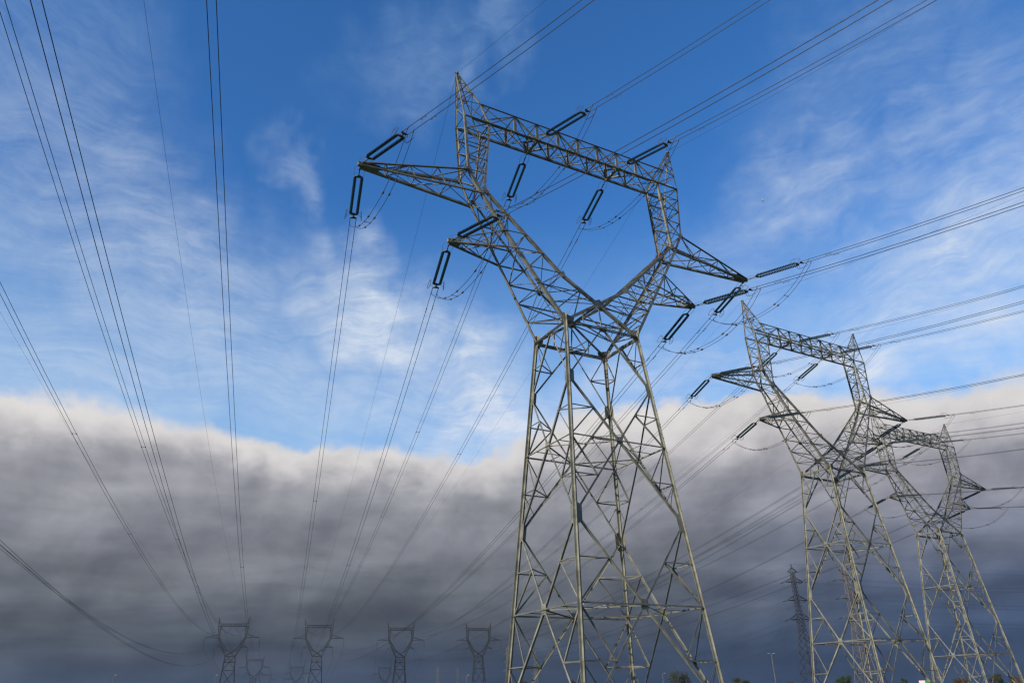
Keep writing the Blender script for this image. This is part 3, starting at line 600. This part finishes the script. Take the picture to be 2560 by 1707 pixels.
# ------------------------------------------------------------------ positions
def frame(o): return Matrix.Translation(o.location) @ Matrix.Rotation(o.rotation_euler.z, 4, 'Z')
P1 = dead_end_pylon('tall pale lattice pylon with cat-head window filling the picture centre, nearest of all')
P1.location = (6.232, 57.66, 0); P1.rotation_euler.z = 0.5131
P2 = copy_tree(P1); P2.location = (43.78, 103.33, 0.1); P2.rotation_euler.z = 0.535
P2['label'] = 'sunlit cat-head lattice pylon right of the nearest one, second in size'
P3 = copy_tree(P1); P3.location = (81.34, 149.54, 0); P3.rotation_euler.z = 0.528
P3['label'] = 'greyer cat-head lattice pylon nearest the right edge, partly hidden behind the second one'
NEARP = [('nearest pylon', P1), ('second pylon', P2), ('third pylon', P3)]
ATT = {'UL': V((-XAT, 0, ZAB)), 'UR': V((XAT, 0, ZAB)), 'LL': V((-XLAT, 0, ZLB)), 'LR': V((XLAT, 0, ZLB)), 'BL': V((-4.45, 0, ZBB - 0.1)), 'BR': V((4.45, 0, ZBB - 0.1)), 'EL': V((-XAP, 0, ZAP)), 'ER': V((XAP, 0, ZAP))}
WHERE = {'UL': 'long left arm', 'UR': 'long right arm', 'LL': 'short left arm', 'LR': 'short right arm', 'BL': 'left half of top beam', 'BR': 'right half of top beam', 'EL': 'left peak', 'ER': 'right peak'}
SATT = {'UL': V((-13.1, 0, 34.7 - 5.0)), 'UR': V((13.1, 0, 34.7 - 5.0)), 'LL': V((-7.75, 0, 30.2 - 5.0)), 'LR': V((7.75, 0, 30.2 - 5.0)), 'BL': V((-3.3, 0, 40 - 3.8)), 'BR': V((3.3, 0, 40 - 3.8)), 'EL': V((-7.5, 0, 44.4)), 'ER': V((7.5, 0, 44.4))}
FARXY = [(-143.6, 405), (-105.3, 424.2), (-66.3, 452), (-23.9, 467.7)]
FARNAME = ['leftmost far pylon', 'second far pylon', 'third far pylon', 'rightmost far pylon']
FARLAB = ['small dark cat-head pylon far off, leftmost of the four on the skyline', 'small cat-head pylon far off, second from left on the skyline', 'small pale cat-head pylon far off, third from left on the skyline', 'small cat-head pylon far off, just left of the nearest pylon']
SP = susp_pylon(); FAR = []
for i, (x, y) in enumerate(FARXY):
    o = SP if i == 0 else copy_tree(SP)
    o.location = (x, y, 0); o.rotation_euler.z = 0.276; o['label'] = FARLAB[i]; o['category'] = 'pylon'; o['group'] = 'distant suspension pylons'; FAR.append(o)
BACKXY = [(-228, 705), (-230, 848), (-151, 917), (-312, 1010), (-330, 1180)]
BACKLAB = ['faint hazy pylon far behind and right of the leftmost distant pylon', 'faint hazy pylon far behind and left of the second distant pylon', 'faint hazy pylon far behind and left of the third distant pylon',
           'very faint tiny pylon head on the horizon right of the leftmost pylon', 'very faint tiny pylon head on the horizon behind the second pylon']
BACK = []
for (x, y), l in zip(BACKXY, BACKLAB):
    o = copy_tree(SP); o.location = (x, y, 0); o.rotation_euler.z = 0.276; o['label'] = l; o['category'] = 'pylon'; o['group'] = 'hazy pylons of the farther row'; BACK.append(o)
# hanging strings on the distant pylons
HS = hang_string('single'); HV = hang_string('vee'); first = {'s': True, 'v': True}
for nm, P in list(zip(FARNAME, FAR)) + list(zip(['hazy pylon behind leftmost', 'hazy pylon behind second', 'hazy pylon behind third'], BACK[:3])):
    for k in ('UL', 'UR', 'LL', 'LR', 'BL', 'BR'):
        vee = k[0] == 'B'; src = HV if vee else HS; key = 'v' if vee else 's'
        o = src if first[key] else copy_tree(src); first[key] = False
        top = SATT[k] + V((0, 0, 3.8 if vee else 5.0)); o.location = frame(P) @ top; o.rotation_euler = (0, 0, 0.276)
        o['label'] = ('V-shaped insulator pair under ' if vee else 'small hanging insulator under ') + WHERE[k] + ' of ' + nm
        o['category'] = 'insulator'; o['group'] = 'small insulators on the distant pylons'

# ------------------------------------------------------------------ wires
NEAR_DIR = {'1UL': (2.4027, .1603), '1BL': (2.4186, .142), '1BR': (2.4212, .1363), '1LL': (2.4125, .1456), '1UR': (2.4167, .1435), '1LR': (2.4129, .1498), '1EL': (2.4086, .1112), '1ER': (2.4163, .1046),
            '2EL': (2.4141, .1056), '2BL': (2.4118, .1496), '2ER': (2.4097, .1159), '2UL': (2.4082, .1518), '2BR': (2.4151, .1413), '2LL': (2.41, .1556), '2UR': (2.412, .1511), '2LR': (2.412, .1511),
            '3EL': (2.4102, .1163), '3ER': (2.4102, .1163)}
def span(S, E, b, n=70):
    L = math.hypot(E.x - S.x, E.y - S.y); o = []
    for i in range(n + 1):
        u = (i / n); p = lerp(S, E, u); p.z += b * (u * L) * (u * L - L); o.append(p)
    return o
def cut(pts, d0):     # drop the first d0 metres
    acc = 0
    for i, (a, b) in enumerate(zip(pts[:-1], pts[1:])):
        s = (b - a).length
        if acc + s > d0: return [lerp(a, b, (d0 - acc) / s)] + pts[i + 1:]
        acc += s
    return pts
def side(pts, i):
    d = pts[min(i + 1, len(pts) - 1)] - pts[max(i - 1, 0)]; return V((-d.y, d.x, 0)).normalized()
def at_len(pts, s):
    acc = 0
    for i, (a, b) in enumerate(zip(pts[:-1], pts[1:])):
        L = (b - a).length
        if acc + L >= s: return lerp(a, b, (s - acc) / L), (b - a).normalized()
        acc += L
    return None
def twin(pts, label, group, gaps=(), dampers=False, r=0.025, sep=0.245, k=5):
    root = empty('twin_conductor', pts[0]); o = V(pts[0]); tag(root, label, 'power line', group)
    sd_ = [side(pts, i) for i in range(len(pts))]
    for s in (-1, 1):
        m = MB(); m.tube([p + q * (s * sep) - o for p, q in zip(pts, sd_)], r, k); m.build('cable', CABLE, root)
    for g in gaps:
        q = at_len(pts, g)
        if not q: continue
        p, d = q; sdv = V((-d.y, d.x, 0)).normalized(); m = MB(); p = p - o
        m.tube([p - sdv * sep, p + sdv * sep], 0.024, 6)
        for s in (-1, 1): m.lathe([(-0.13, 0.03), (-0.10, 0.062), (0.10, 0.062), (0.13, 0.03)], p + sdv * (s * sep), d, 8)
        m.build('spacer', FITTING, root)
    if dampers:
        for s in (-1, 1):
            p, d = at_len(pts, 2.2 + 0.25 * s); sdv = V((-d.y, d.x, 0)).normalized(); p = p - o + sdv * (s * sep) - V((0, 0, 0.12)); m = MB()
            m.bar(p, p + V((0, 0, 0.12)), 0.03); m.tube([p - d * 0.22, p + d * 0.22], 0.012, 5)
            for q in (-1, 1): m.tube([p + d * (q * 0.16), p + d * (q * 0.30)], 0.035, 6)
            m.build('vibration_damper', FITTING, root)
    return root
def single(pts, label, group, r=0.012, name='earth_wire', cat='earth wire', k=4):
    o = V(pts[0]); m = MB(); m.tube([p - o for p in pts], r, k); ob = m.build(name, CABLE, None); ob.location = o; tag(ob, label, cat, group); return ob
TS = tension_string(); ts_used = False
def place_string(S, d, label):
    global ts_used
    o = copy_tree(TS) if ts_used else TS; ts_used = True
    d = d.normalized(); y = V((-d.y, d.x, 0)).normalized(); z = d.cross(y)
    o.matrix_world = Matrix(((d.x, y.x, z.x, S.x), (d.y, y.y, z.y, S.y), (d.z, y.z, z.z, S.z), (0, 0, 0, 1)))
    o['label'] = label; o['category'] = 'insulator'; o['group'] = 'twin tension insulators on the three near pylons'
BF, BE, BN, BNE = 0.000315, 0.000285, 0.00151, 0.00144
for pi, (pn, P) in enumerate(NEARP):
    M = frame(P); farP = FAR[pi + 1]; MF = frame(farP)
    for k in ATT:
        S = M @ ATT[k]; E = MF @ SATT[k]
        a_z, a_s = NEAR_DIR.get('%d%s' % (pi + 1, k), (2.412, 0.150))
        earth = k[0] == 'E'; bn = BNE if earth else BN
        npts = [S + V((math.sin(a_z) * u, math.cos(a_z) * u, -a_s * u + bn * u * u)) for u in [98 * (i / 60) for i in range(61)]]
        fpts = span(S, E, BE if earth else BF, 110)
        # denser samples over the first metres
        if earth:
            single(cut(npts, 0.5), 'thin earth wire from %s of %s toward upper right' % (WHERE[k], pn), 'earth wires on the near side')
            single(cut(fpts, 0.5), 'thin earth wire from %s of %s to %s' % (WHERE[k], pn, FARNAME[pi + 1]), 'earth wires to the distant pylons', 0.012)
            continue
        nd = V((math.sin(a_z), math.cos(a_z), -a_s + bn * 3.5)).normalized(); L = math.hypot(E.x - S.x, E.y - S.y); fd = (E - S) / L; fd.z -= (BF * L - BF * 3.5); fd.normalize()
        off = V((0, 0, 0))
        if k[0] == 'B':   # beam strings start at the two lower chords
            ny = M.to_3x3() @ V((0, 1, 0)); Sn = S - ny * (YB + 0.1); Sf = S + ny * (YB + 0.1)
        else: Sn = Sf = S
        place_string(Sn, nd, 'twin teal insulator string on %s of %s, pulling up right' % (WHERE[k], pn))
        place_string(Sf, fd, 'twin teal insulator string on %s of %s, pulling down left' % (WHERE[k], pn))
        sn, sf = Sn + nd * STR_LEN, Sf + fd * STR_LEN
        twin([sn + (p - S) for p in npts], 'twin cable from %s of %s toward upper right' % (WHERE[k], pn), 'twin cables on the near side', gaps=[{'LL': 31, 'BR': 40, 'UR': 33, 'LR': 36, 'BL': 60, 'UL': 62}[k] + pi * 3, 78], dampers=True)
        fp = span(sf, E, BF, 110)
        twin(fp, 'twin cable from %s of %s to %s' % (WHERE[k], pn, FARNAME[pi + 1]), 'twin cables to the distant pylons', gaps=[{'UL': 66, 'LL': 84, 'BL': 52, 'BR': 58, 'UR': 54, 'LR': 47}[k] + 41 * q for q in range(6)], dampers=True)
        # slack jumper loop linking both dead ends below the arm
        a, b = sn - nd * 0.05 + V((0, 0, -0.16)), sf - fd * 0.05 + V((0, 0, -0.16))
        pts = []
        for i in range(41):
            u = i / 40; q = lerp(a, b, u); q.z -= 2.5 * (1 - abs(2 * u - 1) ** 2.4); pts.append(q)
        pts = pts
        root = empty('jumper_loop', a); tag(root, 'slack twin jumper loop hanging below %s of %s' % (WHERE[k], pn), 'cable', 'slack jumper loops on the near pylons')
        sv = [(fd.cross(V((0, 0, 1)))).normalized().lerp((nd.cross(V((0, 0, 1)))).normalized() * -1, 1 - i / 40) for i in range(41)]
        tan = V((b.x - a.x, b.y - a.y, 0)).normalized(); sdv = V((-tan.y, tan.x, 0)); sdv = sdv if sdv.dot(sv[40]) > 0 else -sdv
        for s in (-1, 1):
            m = MB(); m.tube([p + sdv * (s * 0.245) - a for p in pts], 0.02, 6); m.build('cable', CABLE, root)
            for u in (14, 24, 31):
                p = pts[u] + sdv * (s * 0.245) - a; d = (pts[u + 1] - pts[u - 1]).normalized(); m = MB(); m.lathe([(-0.16, 0.0), (-0.13, 0.06), (-0.04, 0.085), (0.06, 0.085), (0.13, 0.06), (0.16, 0.0)], p, d, 8); m.build('damping_weight', FITTING, root)
        for u in (10, 27):
            p = pts[u] - a; m = MB(); m.tube([p - sdv * 0.245, p + sdv * 0.245], 0.022, 6)
            for s in (-1, 1): m.lathe([(-0.07, 0.02), (-0.05, 0.05), (0.05, 0.05), (0.07, 0.02)], p + sdv * (s * 0.245), (0, 0, 1), 6)
            m.build('spacer', FITTING, root)
# the line on the left, coming from a pylon behind the camera
M0 = Matrix.Translation((-19.07, -20.07, 0.79)) @ Matrix.Rotation(0.817, 4, 'Z'); MF = frame(FAR[0])
for k in ATT:
    S = M0 @ ATT[k]; E = MF @ SATT[k]
    pts = span(S, E, 0.000251 if k[0] == 'E' else 0.000296, 130)
    if k[0] == 'E':
        single(pts, 'thin earth wire across left sky down to %s of leftmost far pylon' % WHERE[k], 'earth wires across the left sky')
    else:
        twin(pts, 'twin cable across left sky down to %s of leftmost far pylon' % WHERE[k], 'twin cables across the left sky', gaps=[90 + 30 * (hash_ % 3) + 46 * q for hash_ in [sum(map(ord, k))] for q in range(6)])
# spans beyond the distant pylons
BN_ = ['hazy one behind'] * 3
for i in range(3):
    A_, B_ = frame(FAR[i]), frame(BACK[i])
    for k in SATT:
        pts = span(A_ @ SATT[k], B_ @ SATT[k], BF, 40)
        if k[0] == 'E': single(pts, 'faint earth wire from %s of %s to %s' % (WHERE[k], FARNAME[i], BN_[i]), 'faint wires beyond the distant pylons', 0.016)
        else: single(pts, 'faint cable from %s of %s to %s' % (WHERE[k], FARNAME[i], BN_[i]), 'faint wires beyond the distant pylons', 0.04, 'power_line', 'power line')

# ------------------------------------------------------------------ the smaller three-armed masts
MG = 'three-armed lattice masts'
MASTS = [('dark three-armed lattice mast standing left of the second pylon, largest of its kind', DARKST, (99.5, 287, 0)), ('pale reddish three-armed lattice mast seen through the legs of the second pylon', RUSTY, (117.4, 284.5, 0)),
         ('small hazy three-armed mast left beside the foot of the nearest pylon', STEEL, (-11, 689, 0)), ('small hazy three-armed mast seen through the legs of the nearest pylon', STEEL, (13.8, 772, 0)),
         ('tiny hazy three-armed mast left of the rightmost distant pylon, darker of two', STEEL, (-100, 998, 0)), ('tiny hazy three-armed mast closest to the rightmost distant pylon, paler of two', RUSTY, (-78.6, 1033, 0))]
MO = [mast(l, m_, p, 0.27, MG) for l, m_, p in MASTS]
MATT = {'low left arm': V((-4.4, 0, 25.9)), 'low right arm': V((4.4, 0, 25.9)), 'middle left arm': V((-4.1, 0, 32.4)), 'middle right arm': V((4.1, 0, 32.4)), 'top left arm': V((-3.8, 0, 38.7)), 'top right arm': V((3.8, 0, 38.7)), 'peak': V((0, 0, 45))}
def cigar(S, d, label):
    m = MB(); d = d.normalized(); m.bar((0, 0, 0), d * 0.7, 0.06)
    for i in range(10): m.lathe([(0, 0.05), (0.05, 0.15), (0.17, 0.15), (0.2, 0.05)], d * (0.7 + i * 0.2), d, 6)
    o = m.build('insulator_string', GLASS, None); o.location = S; tag(o, label, 'insulator', 'small insulators on the three-armed masts')
SHORT = ['dark mast', 'reddish mast', 'left hazy mast', 'right hazy mast', 'darker tiny mast', 'paler tiny mast']
for a, b in ((0, 2), (1, 3), (2, 4), (3, 5)):
    for k, q in MATT.items():
        S, E = frame(MO[a]) @ q, frame(MO[b]) @ q; pts = span(S, E, 0.00022, 50)
        single(pts, 'thin line running left from %s of %s' % (k, SHORT[a]), 'thin lines of the three-armed masts', 0.016, 'power_line', 'power line')
        if a < 2 and k != 'peak': cigar(S, pts[1] - pts[0], 'small insulator on the left side of %s of %s' % (k, SHORT[a]))
for a in (0, 1):
    for k, q in MATT.items():
        S = frame(MO[a]) @ q; E = S + V((262, 46, 1.5)); pts = span(S, E, 0.00028, 40)
        single(pts, 'thin line running right from %s of %s' % (k, SHORT[a]), 'thin lines leaving the right edge', 0.016, 'power_line', 'power line')
        if k != 'peak': cigar(S, pts[1] - pts[0], 'small insulator on the right side of %s of %s' % (k, SHORT[a]))

# ------------------------------------------------------------------ ground
def disc(name, rad, z, mat, n=96, rings=(0.02, 0.06, 0.15, 0.35, 0.65, 1.0)):
    m = MB(); vs = [V((0, 0, z))]; fs = []
    for r in rings: vs += [V((rad * r * math.cos(2 * math.pi * i / n), rad * r * math.sin(2 * math.pi * i / n), z)) for i in range(n)]
    fs += [(0, 1 + i, 1 + (i + 1) % n) for i in range(n)]
    for k in range(len(rings) - 1): fs += [(1 + k * n + i, 1 + (k + 1) * n + i, 1 + (k + 1) * n + (i + 1) % n, 1 + k * n + (i + 1) % n) for i in range(n)]
    m.add(vs, fs); return tag(m.build(name, mat), kind='structure')
disc('ground', 2600, 0.0, GRASS)
m = MB(); m.add([(-420, 176, 0.004), (420, 176, 0.004), (420, 184, 0.004), (-420, 184, 0.004)], [(0, 1, 2, 3)]); tag(m.build('road', ASPHALT), kind='structure')

# ------------------------------------------------------------------ lamp posts
def lamp(x, y, h, label, heads=1):
    root = empty('lamp_post', (x, y, 0), random.uniform(-0.4, 0.4)); tag(root, label, 'lamp post', 'lamp posts along the horizon')
    m = MB(); m.tube([(0, 0, 0), (0, 0, 0.6), (0, 0, h)], [0.14, 0.11, 0.06], 8); m.build('pole', STEEL, root)
    for s in ((1,) if heads == 1 else (-1, 1)):
        m = MB(); m.tube([(0, 0, h - 0.05), (s * 0.5, 0, h + 0.12)], 0.045, 6); m.box8([(s * 0.4, -0.16, h + 0.05), (s * 1.1, -0.13, h + 0.1), (s * 1.1, 0.13, h + 0.1), (s * 0.4, 0.16, h + 0.05), (s * 0.4, -0.13, h + 0.24), (s * 1.05, -0.1, h + 0.2), (s * 1.05, 0.1, h + 0.2), (s * 0.4, 0.13, h + 0.24)]); m.build('lamp_head', STEEL, root)
for (tx, el_, h, lab, hd) in ((-0.4932, .0427, 11, 'dark lamp post standing alone at the far left of the skyline', 1), (-0.3697, .0396, 11, 'pale lamp post just left of the leftmost distant pylon', 1), (-0.2587, .0368, 11, 'pale lamp post beside the foot of the second distant pylon', 1),
                               (-0.0659, .0320, 10, 'pale lamp post just left of the rightmost distant pylon base', 1), (0.3039, .0467, 12, 'tall pale double-headed lamp post left of the dark three-armed mast', 2), (0.1699, .0282, 9, 'small pale lamp post beside the round tree right of the nearest pylon', 1)):
    D = (h + 0.1 - CAM_H) / el_; lamp(tx * D, D, h, lab, hd)

# ------------------------------------------------------------------ trees
def tree(x, y, h, wdt, mat, label, dens=5200):
    root = empty('tree', (x, y, 0)); tag(root, label, 'tree', 'treetops along the horizon')
    m = MB(); rg = random.Random(int(x * 10 + y)); m.tube([(0, 0, 0), (0.08, 0, h * 0.3), (0, 0.1, h * 0.55), (0.1, 0, h * 0.8)], [0.26, 0.2, 0.13, 0.05], 7)
    clumps = []
    for i in range(15):
        a = rg.uniform(0, 6.28); z = h * rg.uniform(0.34, 0.93); q = wdt * 0.5 * math.sin(math.pi * min(1, max(0.12, (z / h - 0.2) / 0.85))) ** 0.6 * rg.uniform(0.25, 0.95)
        c = V((q * math.cos(a), q * math.sin(a), z)); clumps.append((c, wdt * rg.uniform(0.12, 0.24)))
        s = V((0, 0.05, h * rg.uniform(0.25, 0.6))); m.tube([s, lerp(s, c, 0.5) + V((0, 0, 0.2)), c], [0.1, 0.06, 0.03], 5)
    m.build('trunk', BARK, root); m = MB()
    for i in range(dens):
        c, rr = rg.choice(clumps); d = V((rg.gauss(0, 1), rg.gauss(0, 1), rg.gauss(0, 0.8))).normalized() * rr * rg.uniform(0.35, 1.15); p = c + d
        a = V((rg.gauss(0, 1), rg.gauss(0, 1), rg.gauss(0, 1))).normalized(); b = a.orthogonal().normalized(); c2 = a.cross(b); s = rg.uniform(0.08, 0.2)
        m.add([p - b * s, p - c2 * s * 0.5, p + b * s, p + c2 * s * 0.5], [(0, 1, 2, 3)])
    m.build('crown', mat, root)
for (tx, el_, D, wdt, mat, lab) in ((0.1877, .0300, 235, 6.4, LEAFO, 'round green tree at bottom edge right of the nearest pylon'), (0.2618, .0232, 260, 5.2, LEAFO, 'small thin-leaved tree between nearest and second pylon'), (0.3858, .0222, 250, 4.8, LEAFG, 'dark green tree framed by the legs of the second pylon'),
                                    (0.4568, .0165, 260, 2.6, LEAFG, 'small green treetop left of the white and green sign'), (0.5254, .0135, 270, 5.0, LEAFB, 'low reddish brown treetop under the third pylon'), (0.5677, .0180, 255, 4.4, LEAFO, 'green treetop inside the legs of the third pylon'),
                                    (0.5901, .0130, 270, 4.2, LEAFB, 'brownish treetop closest to the right edge'), (0.0008, .0240, 230, 3.6, LEAFO, 'treetop behind the left feet of the nearest pylon'), (0.0627, .0236, 230, 3.4, LEAFO, 'treetop between the middle feet of the nearest pylon'), (0.3258, .0160, 270, 5.0, LEAFB, 'low brown treetop beside the dark three-armed mast')):
    tree(tx * D, D, el_ * D + CAM_H, wdt, mat, lab)

# ------------------------------------------------------------------ roadside sign (only its top shows)
D = 230.0; root = empty('roadside_sign', (0.4806 * D, D, 0), -0.35); tag(root, 'white and green roadside price sign peeking up at the bottom edge', 'sign')
zt = 0.0128 * D + CAM_H
m = MB(); m.bar((-0.9, 0, 0), (-0.9, 0, zt - 1.9), 0.16); m.bar((0.9, 0, 0), (0.9, 0, zt - 1.9), 0.16); m.build('post', STEEL, root)
m = MB(); m.bar((-1.35, 0, zt - 1.0), (0.15, 0, zt - 1.0), 0.3, (0, 0, 1), 1.9); m.build('white_panel', PAINTW, root)
m = MB(); m.bar((0.16, 0, zt - 1.0), (1.35, 0, zt - 1.0), 0.3, (0, 0, 1), 1.9); m.build('green_panel', GREENP, root)
m = MB(); m.bar((-1.38, 0, zt), (1.38, 0, zt), 0.34, (0, 0, 1), 0.08); m.build('red_trim', REDP, root)

# ------------------------------------------------------------------ a gull high up
g0 = V((0.4039, 1, 0.7102)) * 95 + V((0, 0, CAM_H)); root = empty('gull', g0, 0.6); root.rotation_euler = (R(72), R(10), R(200)); root.scale = (0.7, 0.7, 0.7); tag(root, 'tiny white gull gliding high in the blue at right', 'bird')
m = MB(); m.tube([(-0.26, 0, 0), (-0.16, 0, 0.0), (0.0, 0, 0.01), (0.14, 0, 0.02), (0.2, 0, 0.03), (0.25, 0, 0.02)], [0.02, 0.06, 0.08, 0.055, 0.045, 0.012], 8)
for s in (-1, 1):
    m.add([(0.08, s * 0.05, 0.04), (0.12, s * 0.35, 0.13), (-0.02, s * 0.72, 0.10), (-0.06, s * 0.36, 0.12), (-0.08, s * 0.05, 0.04), (0.08, s * 0.05, 0.02), (0.12, s * 0.35, 0.115), (-0.02, s * 0.72, 0.095), (-0.06, s * 0.36, 0.105), (-0.08, s * 0.05, 0.02)],
          [(0, 1, 3, 4), (1, 2, 3), (9, 8, 6, 5), (8, 7, 6), (0, 5, 6, 1), (1, 6, 7, 2), (2, 7, 8, 3), (3, 8, 9, 4)])
m.add([(-0.22, -0.04, 0), (-0.22, 0.04, 0), (-0.38, 0.09, 0), (-0.38, -0.09, 0), (-0.22, -0.04, 0.012), (-0.22, 0.04, 0.012), (-0.38, 0.09, 0.012), (-0.38, -0.09, 0.012)], [(3, 2, 1, 0), (4, 5, 6, 7), (0, 1, 5, 4), (1, 2, 6, 5), (2, 3, 7, 6), (3, 0, 4, 7)])
m.build('body', GULLW, root)

# ------------------------------------------------------------------ air
hm = bpy.data.materials.new('haze_air'); hm.use_nodes = True; t = NT(hm.node_tree)
o = t.n('ShaderNodeOutputMaterial'); pv = t.n('ShaderNodeVolumePrincipled'); pv.inputs['Color'].default_value = (0.60, 0.72, 0.90, 1); pv.inputs['Density'].default_value = 0.00013; pv.inputs['Anisotropy'].default_value = 0.6
t.t.links.new(pv.outputs[0], o.inputs['Volume'])
m = MB(); X = 2650; m.box8([(-X, -X, -1), (X, -X, -1), (X, X, -1), (-X, X, -1), (-X, -X, 85), (X, -X, 85), (X, X, 85), (-X, X, 85)])
hz = m.build('haze', hm); tag(hz, kind='stuff')
